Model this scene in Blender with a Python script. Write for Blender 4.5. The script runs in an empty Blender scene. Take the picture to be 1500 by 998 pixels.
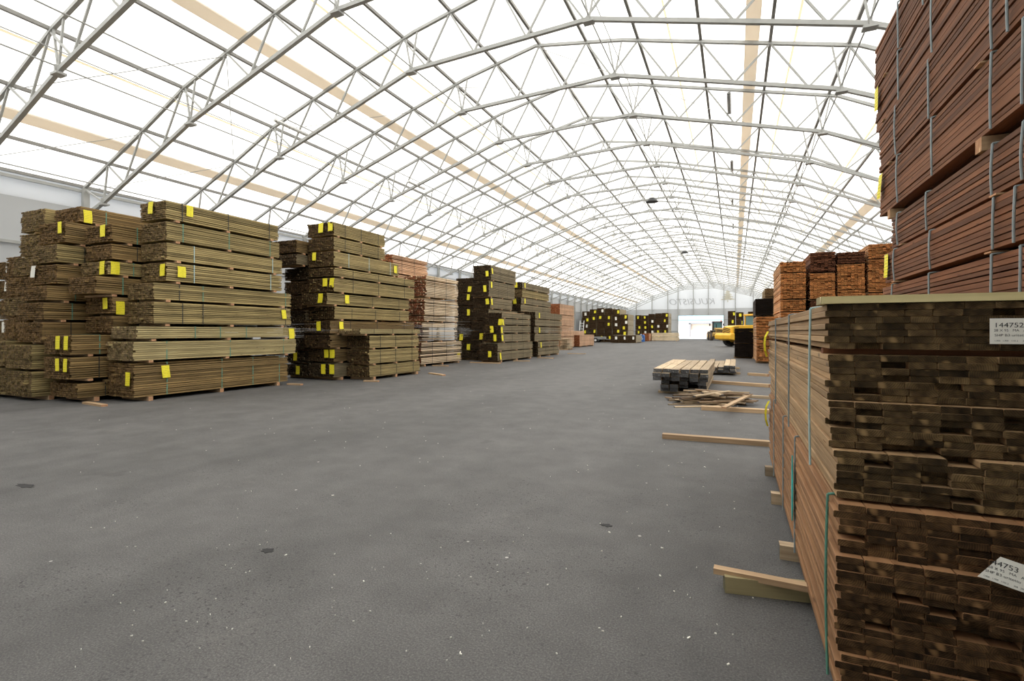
import bpy, math, random
from mathutils import Vector, Matrix
rnd = random.Random(11)
C = bpy.context.scene.collection
SC = bpy.context.scene

# ------------------------------------------------------------------ camera, sky, sun, exposure
EYE = 1.6
FPX = 740.0            # focal length in pixels of the 1500 px wide frame
YAW = math.atan(326 / 740)
CA, SA = math.cos(YAW), math.sin(YAW)
cam_d = bpy.data.cameras.new('camera')
cam = bpy.data.objects.new('camera', cam_d); C.objects.link(cam)
cam.location = (0, 0, EYE); cam.rotation_euler = (math.pi / 2, 0, YAW)
cam_d.sensor_width = 36; cam_d.lens = FPX / 1500 * 36
cam_d.shift_y = -13 / 1500
cam_d.clip_start = 0.05; cam_d.clip_end = 600
SC.camera = cam

world = bpy.data.worlds.new('sky'); SC.world = world; world.use_nodes = True
wn = world.node_tree.nodes; wl = world.node_tree.links
bg = wn['Background']
bg.inputs['Color'].default_value = (0.90, 0.95, 1.0, 1)
bg.inputs['Strength'].default_value = 1.6
sun_d = bpy.data.lights.new('sun', 'SUN'); sun_d.energy = 7.0; sun_d.angle = math.radians(3); sun_d.color = (1.0, 0.95, 0.86)
sun = bpy.data.objects.new('sun', sun_d); C.objects.link(sun)
sun.rotation_euler = (math.radians(30), math.radians(10), 0)   # high, from behind the camera
SC.view_settings.view_transform = 'Standard'
SC.view_settings.look = 'None'
SC.view_settings.gamma = 1
SC.view_settings.use_curve_mapping = False
SC.view_settings.exposure = 0.35

# ------------------------------------------------------------------ measuring helpers
def ray(u):
    xc = (u - 750) / FPX
    return xc * CA - SA, CA + xc * SA          # dX, dY per metre of depth
def Y_on_X(u, X):
    dx, dy = ray(u); return X / dx * dy
def X_on_Y(u, Y):
    dx, dy = ray(u); return Y / dy * dx
def H_at(v, X, Y):
    return EYE - (v - 486) * (Y * CA - X * SA) / FPX

# ------------------------------------------------------------------ materials
def new_mat(name):
    m = bpy.data.materials.new(name); m.use_nodes = True
    return m, m.node_tree.nodes, m.node_tree.links, m.node_tree.nodes['Principled BSDF']
def simple(name, col, rough=0.6, metal=0.0, noise=0.12, scale=6.0, bump=0.0, spec=0.4):
    m, n, l, b = new_mat(name)
    tc = n.new('ShaderNodeTexCoord'); nz = n.new('ShaderNodeTexNoise')
    nz.inputs['Scale'].default_value = scale; nz.inputs['Detail'].default_value = 4
    l.new(tc.outputs['Object'], nz.inputs['Vector'])
    r = n.new('ShaderNodeValToRGB')
    r.color_ramp.elements[0].position = 0.3; r.color_ramp.elements[1].position = 0.7
    r.color_ramp.elements[0].color = tuple(c * (1 - noise) for c in col[:3]) + (1,)
    r.color_ramp.elements[1].color = tuple(min(1, c * (1 + noise)) for c in col[:3]) + (1,)
    l.new(nz.outputs['Fac'], r.inputs['Fac']); l.new(r.outputs['Color'], b.inputs['Base Color'])
    b.inputs['Roughness'].default_value = rough; b.inputs['Metallic'].default_value = metal
    b.inputs['Specular IOR Level'].default_value = spec
    if bump:
        bp = n.new('ShaderNodeBump'); bp.inputs['Strength'].default_value = bump; bp.inputs['Distance'].default_value = 0.01
        l.new(nz.outputs['Fac'], bp.inputs['Height']); l.new(bp.outputs['Normal'], b.inputs['Normal'])
    return m
def mixrgb(n, l, kind, fac, a, b):
    x = n.new('ShaderNodeMix'); x.data_type = 'RGBA'; x.blend_type = kind
    for s, val in ((0, fac), (6, a), (7, b)):
        if hasattr(val, 'is_linked') or hasattr(val, 'links'): l.new(val, x.inputs[s])
        else: x.inputs[s].default_value = val
    return x.outputs[2]
def ramp(n, l, src, stops):
    r = n.new('ShaderNodeValToRGB')
    els = r.color_ramp.elements
    while len(els) < len(stops): els.new(0.5)
    for e, (p, c) in zip(els, stops):
        e.position = p; e.color = (tuple(c) + (1,))[:4] if not isinstance(c, float) else (c, c, c, 1)
    l.new(src, r.inputs['Fac']); return r.outputs['Color']
def wood(name, light, dark, spread=0.45, streak=1.0, knots=True, joints=False):
    """long faces of boards: UV = metres along the board / across; 'tone' = one random number per board"""
    m, n, l, b = new_mat(name)
    uv = n.new('ShaderNodeTexCoord')
    mp = n.new('ShaderNodeMapping'); mp.inputs['Scale'].default_value = (1.6, 38.0, 1)
    l.new(uv.outputs['UV'], mp.inputs['Vector'])
    nz = n.new('ShaderNodeTexNoise'); nz.inputs['Scale'].default_value = 1.0; nz.inputs['Detail'].default_value = 5
    l.new(mp.outputs['Vector'], nz.inputs['Vector'])
    col = ramp(n, l, nz.outputs['Fac'], [(0.3, dark), (0.62, light)])
    at = n.new('ShaderNodeAttribute'); at.attribute_name = 'tone'
    tone = ramp(n, l, at.outputs['Fac'], [(0.0, 1 - spread), (1.0, min(1.0, 1 + spread * .3))])
    col = mixrgb(n, l, 'MULTIPLY', 1.0, col, tone)
    if knots:
        mp2 = n.new('ShaderNodeMapping'); mp2.inputs['Scale'].default_value = (2.6, 9.0, 1)
        l.new(uv.outputs['UV'], mp2.inputs['Vector'])
        vo = n.new('ShaderNodeTexVoronoi'); vo.inputs['Scale'].default_value = 1.0
        l.new(mp2.outputs['Vector'], vo.inputs['Vector'])
        k = ramp(n, l, vo.outputs['Distance'], [(0.05, 0.25), (0.12, 1.0)])
        col = mixrgb(n, l, 'MULTIPLY', 0.8, col, k)
    big = n.new('ShaderNodeTexNoise'); big.inputs['Scale'].default_value = 0.9; big.inputs['Detail'].default_value = 2
    l.new(uv.outputs['Object'], big.inputs['Vector'])
    st = ramp(n, l, big.outputs['Fac'], [(0.35, 0.78), (0.65, 1.0)])
    col = mixrgb(n, l, 'MULTIPLY', 1.0, col, st)
    l.new(col, b.inputs['Base Color'])
    b.inputs['Roughness'].default_value = 0.75; b.inputs['Specular IOR Level'].default_value = 0.25
    bp = n.new('ShaderNodeBump'); bp.inputs['Strength'].default_value = 0.25; bp.inputs['Distance'].default_value = 0.002
    l.new(nz.outputs['Fac'], bp.inputs['Height']); l.new(bp.outputs['Normal'], b.inputs['Normal'])
    return m
def endgrain(name, light, dark, spread=0.6):
    """sawn ends: UV = metres from the pith of each board"""
    m, n, l, b = new_mat(name)
    uv = n.new('ShaderNodeTexCoord')
    nw = n.new('ShaderNodeTexNoise'); nw.inputs['Scale'].default_value = 22; nw.inputs['Detail'].default_value = 3
    l.new(uv.outputs['UV'], nw.inputs['Vector'])
    wv = n.new('ShaderNodeTexWave'); wv.wave_type = 'RINGS'; wv.rings_direction = 'Z'
    wv.inputs['Scale'].default_value = 42; wv.inputs['Distortion'].default_value = 1.6
    wv.inputs['Detail'].default_value = 2
    l.new(uv.outputs['UV'], wv.inputs['Vector'])
    at = n.new('ShaderNodeAttribute'); at.attribute_name = 'tone'
    tone = ramp(n, l, at.outputs['Fac'], [(0.0, 1 - spread), (0.75, 0.85), (1.0, 1.0)])
    c1 = ramp(n, l, nw.outputs['Fac'], [(0.32, dark), (0.68, light)])
    ring = ramp(n, l, wv.outputs['Fac'], [(0.2, 0.6), (0.8, 1.0)])
    col = mixrgb(n, l, 'MULTIPLY', 1.0, c1, ring)
    col = mixrgb(n, l, 'MULTIPLY', 1.0, col, tone)
    n3 = n.new('ShaderNodeTexNoise'); n3.inputs['Scale'].default_value = 9; n3.inputs['Detail'].default_value = 1
    l.new(uv.outputs['UV'], n3.inputs['Vector'])
    pale = ramp(n, l, n3.outputs['Fac'], [(0.66, 0.0), (0.72, 0.7)])
    col = mixrgb(n, l, 'MIX', pale, col, tuple(min(1, c * 1.7) for c in light) + (1,))
    l.new(col, b.inputs['Base Color'])
    b.inputs['Roughness'].default_value = 0.85; b.inputs['Specular IOR Level'].default_value = 0.15
    bp = n.new('ShaderNodeBump'); bp.inputs['Strength'].default_value = 0.5; bp.inputs['Distance'].default_value = 0.003
    l.new(nw.outputs['Fac'], bp.inputs['Height']); l.new(bp.outputs['Normal'], b.inputs['Normal'])
    return m

WOODS = {   # style: (long face material, end material)
 'olive':  (wood('olive_board', (.56, .43, .19), (.34, .25, .105), .55), endgrain('olive_end', (.36, .25, .12), (.17, .105, .05))),
 'browned': (wood('dark_ended_brown_board', (.36, .24, .105), (.2, .125, .052), .5), endgrain('dark_brown_end', (.12, .072, .033), (.055, .031, .015))),  # brown boards whose sawn ends are dark chocolate
 'olived': (wood('dark_ended_olive_board', (.52, .40, .18), (.32, .235, .10), .5), endgrain('dark_olive_end', (.15, .092, .042), (.07, .04, .019))),  # olive boards with the same dark chocolate ends
 'pale':   (wood('pale_olive_board', (.64, .52, .26), (.44, .34, .155), .4), endgrain('pale_olive_end', (.46, .34, .18), (.24, .16, .08))),
 'brown':  (wood('brown_board', (.42, .28, .115), (.24, .15, .06), .55), endgrain('brown_end', (.34, .21, .095), (.15, .085, .036))),
 'dark':   (wood('grey_brown_board', (.36, .29, .175), (.23, .18, .105), .4), endgrain('dark_end', (.085, .052, .026), (.04, .024, .012))),
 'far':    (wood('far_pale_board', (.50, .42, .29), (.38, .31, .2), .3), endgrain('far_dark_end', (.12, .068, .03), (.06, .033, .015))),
 'black':  (wood('black_board', (.05, .032, .02), (.03, .018, .01)), endgrain('black_end', (.022, .013, .008), (.011, .007, .004))),
 'rust':   (wood('rust_board', (.30, .125, .055), (.19, .07, .030), .55), endgrain('rust_end', (.26, .10, .05), (.12, .045, .02))),
 'tan':    (wood('tan_board', (.54, .35, .185), (.36, .22, .105), .35), endgrain('tan_end', (.23, .15, .068), (.05, .029, .012), .72)),
 'tanred': (wood('tan_red_board', (.42, .225, .105), (.27, .13, .058), .35), endgrain('tan_red_end', (.19, .105, .045), (.04, .021, .009), .75)),
 'orange': (wood('orange_board', (.85, .48, .24), (.66, .32, .13), .4), endgrain('orange_end', (.85, .36, .12), (.5, .17, .05), .5)),
 'sawn':   (wood('sawn_pale_board', (.92, .74, .52), (.82, .60, .38), .2), endgrain('sawn_red_end', (.42, .14, .07), (.2, .06, .03), .5)),
 'peach':  (wood('peach_board', (.78, .5, .32), (.62, .35, .2), .25), endgrain('peach_end', (.6, .22, .09), (.38, .12, .045), .4)),
 'white':  (wood('fresh_board', (.88, .74, .52), (.76, .58, .36), .2), endgrain('fresh_end', (.8, .6, .38), (.6, .4, .22), .3)),
 'weather':(wood('weathered_board', (.72, .55, .36), (.5, .36, .22), .5), endgrain('weathered_end', (.2, .2, .2), (.09, .085, .085), .5)),
 'bar':    (wood('bearer_board', (.72, .50, .30), (.55, .36, .2), .3, knots=False), endgrain('bearer_end', (.8, .46, .26), (.62, .32, .17), .2)),
 'greenbar':(wood('impregnated_bearer', (.56, .47, .25), (.44, .37, .2), .2, knots=False), endgrain('impregnated_end', (.3, .28, .17), (.2, .18, .11), .2)),
 'yellowbar': (wood('yellow_green_timber', (.82, .70, .36), (.68, .57, .28), .2, knots=False), endgrain('yellow_green_end', (.6, .5, .28), (.4, .34, .18), .2)),
 'scrap':  (wood('scrap_board', (.5, .34, .2), (.2, .13, .085), .7), endgrain('scrap_end', (.16, .13, .12), (.06, .05, .05), .5)),
}
M = {}
M['steel'] = simple('galvanised_steel', (.40, .40, .38), .5, .0, .08, 3)
M['purlin'] = simple('purlin_steel', (.27, .26, .24), .6, .0, .08, 3)
M['strap_green'] = simple('green_strap', (.10, .27, .20), .45)
M['strap_teal'] = simple('teal_strap', (.03, .42, .40), .4)
M['strap_grey'] = simple('grey_strap', (.26, .31, .32), .4)
M['strap_pale'] = simple('pale_blue_strap', (.42, .58, .58), .4)
M['strap_dark'] = simple('black_strap', (.03, .03, .025), .5)
M['strap_red'] = simple('red_strap', (.5, .05, .03), .5)
M['paper'] = simple('white_paper', (.82, .80, .72), .8, noise=.04)
M['ink'] = simple('ink', (.04, .04, .04), .8)
M['yellow'] = simple('loader_yellow', (.85, .48, .04), .45, noise=.06, scale=2)
M['rubber'] = simple('tyre_rubber', (.028, .026, .025), .85, bump=.4, scale=30)
M['rim'] = simple('rim_paint', (.65, .40, .06), .5)
M['blackpaint'] = simple('black_paint', (.02, .02, .02), .5)
M['greymetal'] = simple('grey_metal', (.28, .28, .27), .5)
M['white_metal'] = simple('white_metal', (.8, .8, .78), .5)
M['blue'] = simple('blue_plastic', (.04, .14, .42), .45)
M['mud'] = simple('muddy_rubber', (.16, .125, .10), .9)
m, n, l, b = new_mat('cab_glass'); M['glass'] = m
b.inputs['Base Color'].default_value = (.10, .2, .22, 1); b.inputs['Roughness'].default_value = .08; b.inputs['Specular IOR Level'].default_value = .8
m, n, l, b = new_mat('beacon_plastic'); M['beacon'] = m
b.inputs['Base Color'].default_value = (.9, .16, .02, 1); b.inputs['Roughness'].default_value = .3
# yellow tag paper with faint printed lines
m, n, l, b = new_mat('yellow_tag_paper'); M['tag'] = m
uvn = n.new('ShaderNodeTexCoord')
mp = n.new('ShaderNodeMapping'); mp.inputs['Scale'].default_value = (9, 14, 1); l.new(uvn.outputs['UV'], mp.inputs['Vector'])
nz = n.new('ShaderNodeTexNoise'); nz.inputs['Scale'].default_value = 1.6; l.new(mp.outputs['Vector'], nz.inputs['Vector'])
wv = n.new('ShaderNodeTexWave'); wv.bands_direction = 'Y'; wv.inputs['Scale'].default_value = 2.4; l.new(uvn.outputs['UV'], wv.inputs['Vector'])
ml = n.new('ShaderNodeMath'); ml.operation = 'MULTIPLY'; l.new(nz.outputs['Fac'], ml.inputs[0]); l.new(wv.outputs['Fac'], ml.inputs[1])
l.new(ramp(n, l, ml.outputs[0], [(.40, (.92, .80, .03)), (.5, (.45, .38, .03))]), b.inputs['Base Color'])
b.inputs['Roughness'].default_value = .6
# asphalt floor
m, n, l, b = new_mat('asphalt'); M['asphalt'] = m
tc = n.new('ShaderNodeTexCoord')
def noise(scale, detail=4, rough=.5, src=None):
    z = n.new('ShaderNodeTexNoise'); z.inputs['Scale'].default_value = scale; z.inputs['Detail'].default_value = detail
    z.inputs['Roughness'].default_value = rough
    l.new(src or tc.outputs['Object'], z.inputs['Vector']); return z.outputs['Fac']
fine = noise(95, 3, .7)
mpf = n.new('ShaderNodeMapping'); mpf.inputs['Scale'].default_value = (1, .22, 1); l.new(tc.outputs['Object'], mpf.inputs['Vector'])
lane = noise(.5, 4, .55, mpf.outputs['Vector'])
mid = noise(2.2, 6, .62)
c = ramp(n, l, fine, [(.30, (.080, .077, .076)), (.5, (.128, .123, .119)), (.74, (.235, .225, .212))])
c = mixrgb(n, l, 'MULTIPLY', 1.0, c, ramp(n, l, mid, [(.3, .70), (.7, 1.0)]))
c = mixrgb(n, l, 'MULTIPLY', 1.0, c, ramp(n, l, lane, [(.32, .72), (.62, 1.0)]))
vo = n.new('ShaderNodeTexVoronoi'); vo.inputs['Scale'].default_value = 2.3; l.new(tc.outputs['Object'], vo.inputs['Vector'])
spk = ramp(n, l, vo.outputs['Distance'], [(.025, 1.0), (.035, 0.0)])
c = mixrgb(n, l, 'MIX', spk, c, (.42, .40, .37, 1))
nd = noise(.9, 5, .75)
c = mixrgb(n, l, 'MIX', ramp(n, l, nd, [(.62, 0.0), (.80, .28)]), c, (.30, .28, .255, 1))
pit = noise(34, 2, .6); patch = noise(.8, 3, .6)
pm = n.new('ShaderNodeMath'); pm.operation = 'MULTIPLY'; l.new(ramp(n, l, pit, [(.60, 0.0), (.66, 1.0)]), pm.inputs[0]); l.new(ramp(n, l, patch, [(.42, .05), (.62, .8)]), pm.inputs[1])
c = mixrgb(n, l, 'MIX', pm.outputs[0], c, (.03, .029, .028, 1))
sp = noise(1.3, 3, .5); c = mixrgb(n, l, 'MIX', ramp(n, l, sp, [(.68, 0.0), (.74, .45)]), c, (.055, .053, .05, 1))
l.new(c, b.inputs['Base Color']); b.inputs['Roughness'].default_value = .72; b.inputs['Specular IOR Level'].default_value = .3
bp = n.new('ShaderNodeBump'); bp.inputs['Strength'].default_value = .7; bp.inputs['Distance'].default_value = .006
l.new(fine, bp.inputs['Height']); l.new(bp.outputs['Normal'], b.inputs['Normal'])
# translucent PVC membrane
def membrane(name, col, trans, fac):
    m = bpy.data.materials.new(name); m.use_nodes = True
    n = m.node_tree.nodes; l = m.node_tree.links
    n.remove(n['Principled BSDF'])
    d = n.new('ShaderNodeBsdfDiffuse'); t = n.new('ShaderNodeBsdfTranslucent'); x = n.new('ShaderNodeMixShader')
    tc = n.new('ShaderNodeTexCoord'); z = n.new('ShaderNodeTexNoise'); z.inputs['Scale'].default_value = .25; z.inputs['Detail'].default_value = 3
    l.new(tc.outputs['Object'], z.inputs['Vector'])
    cc = ramp(n, l, z.outputs['Fac'], [(.3, tuple(a * .94 for a in trans)), (.7, trans)])
    l.new(cc, t.inputs['Color']); d.inputs['Color'].default_value = col + (1,)
    x.inputs[0].default_value = fac
    l.new(d.outputs[0], x.inputs[1]); l.new(t.outputs[0], x.inputs[2]); l.new(x.outputs[0], n['Material Output'].inputs['Surface'])
    return m
M['roof'] = membrane('roof_membrane', (.8, .8, .8), (.98, .97, .95), .6)
M['gable'] = membrane('gable_membrane', (.84, .85, .86), (.86, .87, .88), .36)
M['lowwall'] = membrane('lower_wall_membrane', (.60, .61, .61), (.6, .6, .6), .22)
M['band'] = membrane('tan_band_fabric', (.86, .82, .76), (.95, .87, .76), .42)
M['seam'] = membrane('tan_seam', (.85, .8, .7), (.97, .9, .76), .6)
M['print'] = membrane('grey_print', (.62, .63, .64), (.6, .6, .6), .3)
M['printtree'] = membrane('beige_print', (.72, .69, .58), (.7, .66, .55), .3)
M['concrete'] = simple('yard_concrete', (.6, .6, .58), .9)
M['facade'] = simple('pale_facade', (.75, .76, .78), .8)
M['facade_blue'] = simple('light_blue_roof', (.20, .36, .48), .6)
M['facade_warm'] = simple('peach_inner_wall', (.8, .66, .56), .7)
M['facade_dark'] = simple('dark_opening_frame', (.25, .25, .27), .8)

# ------------------------------------------------------------------ mesh builder
class MB:
    def __init__(s): s.v = []; s.f = []; s.m = []; s.uv = []; s.t = []
    def box(s, x0, x1, y0, y1, z0, z1, m=0, me=None, axis='y', tone=None, rot=0, c=(0, 0), tilt=0):
        """axis: the grain; faces across it get material me"""
        if me is None: me = m
        if tone is None: tone = rnd.random()
        b = len(s.v)
        P = [(x0, y0, z0), (x1, y0, z0), (x1, y1, z0), (x0, y1, z0), (x0, y0, z1), (x1, y0, z1), (x1, y1, z1), (x0, y1, z1)]
        oy = rnd.uniform(0, 40); cx = rnd.uniform(-.09, .09); cz = rnd.uniform(-.12, .12)
        F = [((0, 3, 2, 1), 'z'), ((4, 5, 6, 7), 'z'), ((0, 1, 5, 4), 'y'), ((2, 3, 7, 6), 'y'), ((1, 2, 6, 5), 'x'), ((3, 0, 4, 7), 'x')]
        mx, my, mz = (x0 + x1) / 2, (y0 + y1) / 2, (z0 + z1) / 2
        for q, a in F:
            s.f.append(tuple(b + i for i in q)); s.m.append(me if a == axis else m); s.t.append(tone)
            for i in q:
                x, y, z = P[i]
                if axis == 'y': uv = (x - mx + cx, z - mz + cz) if a == 'y' else (y + oy, (z if a == 'x' else x) + oy)
                elif axis == 'x': uv = (y - my + cx, z - mz + cz) if a == 'x' else (x + oy, (z if a == 'y' else y) + oy)
                else: uv = (x - mx + cx, y - my + cz) if a == 'z' else (z + oy, (x if a == 'y' else y) + oy)
                s.uv.append(uv)
        if rot or tilt:
            cr, sr = math.cos(rot), math.sin(rot); ct, st = math.cos(tilt), math.sin(tilt)
            Q = []
            for x, y, z in P:
                x -= mx; y -= my; z -= mz
                if axis == 'x': x, z = x * ct - z * st, x * st + z * ct
                else: y, z = y * ct - z * st, y * st + z * ct
                Q.append((mx + x * cr - y * sr, my + x * sr + y * cr, mz + z))
            P = Q
        s.v += P
    def bar(s, a, b, w, h=None, m=0):
        """square section bar from a to b"""
        h = h or w
        a = Vector(a); b = Vector(b); d = (b - a).normalized()
        up = Vector((0, 0, 1)) if abs(d.z) < .95 else Vector((0, 1, 0))
        if abs(d.y) < .3 and abs(d.z) < .999: up = Vector((0, 1, 0)).cross(d) if False else up
        r = d.cross(up).normalized(); u = r.cross(d).normalized()
        k = len(s.v)
        for p in (a, b):
            for i, j in ((-1, -1), (1, -1), (1, 1), (-1, 1)):
                s.v.append(tuple(p + r * i * w / 2 + u * j * h / 2))
        for q in ((0, 3, 2, 1), (4, 5, 6, 7), (0, 1, 5, 4), (1, 2, 6, 5), (2, 3, 7, 6), (3, 0, 4, 7)):
            s.f.append(tuple(k + i for i in q)); s.m.append(m); s.t.append(.5); s.uv += [(0, 0)] * 4
    def tube(s, a, b, r, n=12, m=0, r2=None):
        a = Vector(a); b = Vector(b); d = (b - a).normalized(); r2 = r if r2 is None else r2
        up = Vector((0, 0, 1)) if abs(d.z) < .9 else Vector((1, 0, 0))
        x = d.cross(up).normalized(); y = x.cross(d)
        k = len(s.v)
        for p, rr in ((a, r), (b, r2)):
            for i in range(n):
                t = 2 * math.pi * i / n
                s.v.append(tuple(p + x * math.cos(t) * rr + y * math.sin(t) * rr))
        for i in range(n):
            j = (i + 1) % n
            s.f.append((k + i, k + j, k + n + j, k + n + i)); s.m.append(m); s.t.append(.5); s.uv += [(0, 0)] * 4
        for fc in (tuple(k + i for i in range(n))[::-1], tuple(k + n + i for i in range(n))):
            s.f.append(fc); s.m.append(m); s.t.append(.5); s.uv += [(0, 0)] * n
    def face(s, pts, uvs=None, m=0):
        k = len(s.v); s.v += [tuple(p) for p in pts]; s.f.append(tuple(range(k, k + len(pts)))); s.m.append(m); s.t.append(.5)
        s.uv += uvs or [(0, 0)] * len(pts)
    def prism(s, poly, y0, y1, m=0, plane='xz'):
        """outline in xz (or yz) pushed from y0 to y1"""
        k = len(s.v); n = len(poly)
        for y in (y0, y1):
            for a, b in poly: s.v.append((a, y, b) if plane == 'xz' else (y, a, b))
        for i in range(n):
            j = (i + 1) % n
            s.f.append((k + i, k + j, k + n + j, k + n + i)); s.m.append(m); s.t.append(.5); s.uv += [(0, 0)] * 4
        s.f.append(tuple(k + i for i in range(n))[::-1]); s.m.append(m); s.t.append(.5); s.uv += [(0, 0)] * n
        s.f.append(tuple(k + n + i for i in range(n))); s.m.append(m); s.t.append(.5); s.uv += [(0, 0)] * n
    def build(s, name, mats, parent=None, bevel=0):
        me = bpy.data.meshes.new(name); me.from_pydata(s.v, [], s.f)
        for mt in (mats if isinstance(mats, (list, tuple)) else [mats]): me.materials.append(mt)
        me.polygons.foreach_set('material_index', s.m)
        uvl = me.uv_layers.new(name='UVMap'); flat = []
        for a in s.uv: flat += a
        uvl.data.foreach_set('uv', flat)
        at = me.attributes.new('tone', 'FLOAT', 'FACE'); at.data.foreach_set('value', s.t)
        me.update()
        o = bpy.data.objects.new(name, me); C.objects.link(o)
        if parent: o.parent = parent
        if bevel:
            bv = o.modifiers.new('bevel', 'BEVEL'); bv.width = bevel; bv.segments = 2; bv.limit_method = 'ANGLE'
        return o
def tag(o, label=None, cat=None, group=None, kind=None):
    if label: o['label'] = label
    if cat: o['category'] = cat
    if group: o['group'] = group
    if kind: o['kind'] = kind
    return o
def empty(name, loc, rz=0):
    o = bpy.data.objects.new(name, None); C.objects.link(o); o.location = loc; o.rotation_euler = (0, 0, rz)
    o.empty_display_size = .2; return o
def struct(name, mb, mat): return tag(mb.build(name, mat), kind='structure')
def text_mesh(txt, size, shear=0.0, extrude=0.0, squeeze=1.0, align='LEFT'):
    cu = bpy.data.curves.new('text', 'FONT'); cu.body = txt; cu.size = size; cu.shear = shear; cu.extrude = extrude
    cu.align_x = align
    o = bpy.data.objects.new('text', cu); C.objects.link(o)
    dg = bpy.context.evaluated_depsgraph_get()
    me = bpy.data.meshes.new_from_object(o.evaluated_get(dg))
    bpy.data.objects.remove(o)
    for v in me.vertices: v.co.x *= squeeze
    return me
def mesh_obj(name, me, mat, parent=None):
    me.materials.clear(); me.materials.append(mat)
    o = bpy.data.objects.new(name, me); C.objects.link(o)
    if parent: o.parent = parent
    return o

# ------------------------------------------------------------------ the hall
XR = -6.9                       # ridge
XL, XW = XR - 15.95, XR + 16.2  # side walls
YN, YF = -3.0, 118.6            # near and far gable; unseen near one pulled in to dim the near ends
BAY = 3.59
TOP = [(-15.95, 7.05), (-12.1, 8.78), (-10.0, 9.8), (-6.2, 11.1), (-3.3, 12.0), (-.15, 12.67), (3.2, 12.12), (10.4, 10.28), (16.2, 7.3)]
BOT = [(-14.6, 6.42), (-9.7, 8.6), (-3.4, 10.7), (2.93, 10.9), (9.9, 9.05), (15.1, 6.7)]
def prof(poly, x):
    for (a, ha), (b_, hb) in zip(poly, poly[1:]):
        if a <= x <= b_: return ha + (hb - ha) * (x - a) / (b_ - a)
    return poly[0][1] if x < poly[0][0] else poly[-1][1]

f = MB(); f.box(XL - .3, XW + .3, YN, YF + .4, -.2, 0); struct('floor', f, M['asphalt'])
f = MB(); f.box(-120, 120, YF + .4, 330, -.22, -.02); struct('floor_yard', f, M['concrete'])
r = MB()
P = [(x + XR, h + .17) for x, h in TOP]
ys = [YN + (YF - YN) * k / 34 for k in range(35)]
for (a, ha), (b_, hb) in zip(P, P[1:]):
    for y0, y1 in zip(ys, ys[1:]): r.face([(a, y0, ha), (b_, y0, hb), (b_, y1, hb), (a, y1, ha)])
struct('ceiling', r, M['roof'])
for side, x in (('left', XL), ('right', XW)):
    w = MB(); s = -.06 if side == 'left' else .06
    w.box(x + min(s, 0) - .04 * (side == 'left'), x + max(s, 0) + .04 * (side == 'right'), YN, YF, 0, 6.3, m=0)
    w.box(x + min(s, 0) - .04 * (side == 'left'), x + max(s, 0) + .04 * (side == 'right'), YN, YF, 6.3, 7.22, m=1)
    struct('wall_' + side, w, [M['lowwall'], M['gable']])
    for k, h in enumerate((4.7, 6.95)):
        t = MB(); t.box(x + (.06 if side == 'left' else -.14), x + (.14 if side == 'left' else -.06), YN, YF, h - .05, h + .05)
        struct('trim_%d' % (1 + k + (2 if side == 'right' else 0)), t, M['steel'])
# gables
DX0, DX1, DH = X_on_Y(993.4, YF), X_on_Y(1060.4, YF), 5.15
def gable(name, Y, door):
    g = MB(); split = 6.65
    up = [(P[0][0], split)] + P + [(P[-1][0], split)]
    g.prism(up, Y, Y + .06, m=1)
    if door:
        g.box(P[0][0], DX0, Y, Y + .06, 0, split); g.box(DX1, P[-1][0], Y, Y + .06, 0, split); g.box(DX0, DX1, Y, Y + .06, DH, split)
    else: g.box(P[0][0], P[-1][0], Y, Y + .06, 0, split)
    return struct(name, g, [M['lowwall'], M['gable']])
gable('wall_far', YF, True); gable('wall_near', YN - .06, False)
dfm = MB()
dfm.box(DX0 - .12, DX0, YF - .12, YF + .18, 0, DH + .12); dfm.box(DX1, DX1 + .12, YF - .12, YF + .18, 0, DH + .12)
dfm.box(DX0, DX1, YF - .12, YF + .18, DH, DH + .12); struct('door_1', dfm, M['steel'])
k = 5
for u in (932.4, 955.2, 978.3, 993.4, 1015.7, 1037.6, 1060.4, 1077.2, 1103.4):
    x = X_on_Y(u, YF)
    z0 = DH + .12 if u in (1015.7, 1037.6) else 0
    t = MB(); t.box(x - .09, x + .09, YF - .3, YF - .12, z0, prof(P, x)); struct('trim_%d' % k, t, M['steel']); k += 1
for h in (4.2, 1.7):
    t = MB(); t.box(XL, DX0 - .12, YF - .2, YF - .1, h - .05, h + .05); struct('trim_%d' % k, t, M['steel']); k += 1
    t = MB(); t.box(DX1 + .12, XW, YF - .2, YF - .1, h - .05, h + .05); struct('trim_%d' % k, t, M['steel']); k += 1
# wide tan bands and thin seams under the membrane
def roof_strip(name, x, width, mat, drop, thick):
    t = MB(); a, b_ = x - width / 2, x + width / 2
    t.prism([(a, prof(P, a) - drop), (b_, prof(P, b_) - drop), (b_, prof(P, b_) - drop - thick), (a, prof(P, a) - drop - thick)], YN, YF)
    return struct(name, t, mat)
for x in (-20.35, -14.1, 0.52, 6.9): roof_strip('trim_%d' % k, x, .42, M['band'], .02, .05); k += 1
for x in (XR, -17.7, -11.75, -2.05, 1.75, 5.0): roof_strip('trim_%d' % k, x, .07, M['seam'], .01, .012); k += 1

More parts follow.
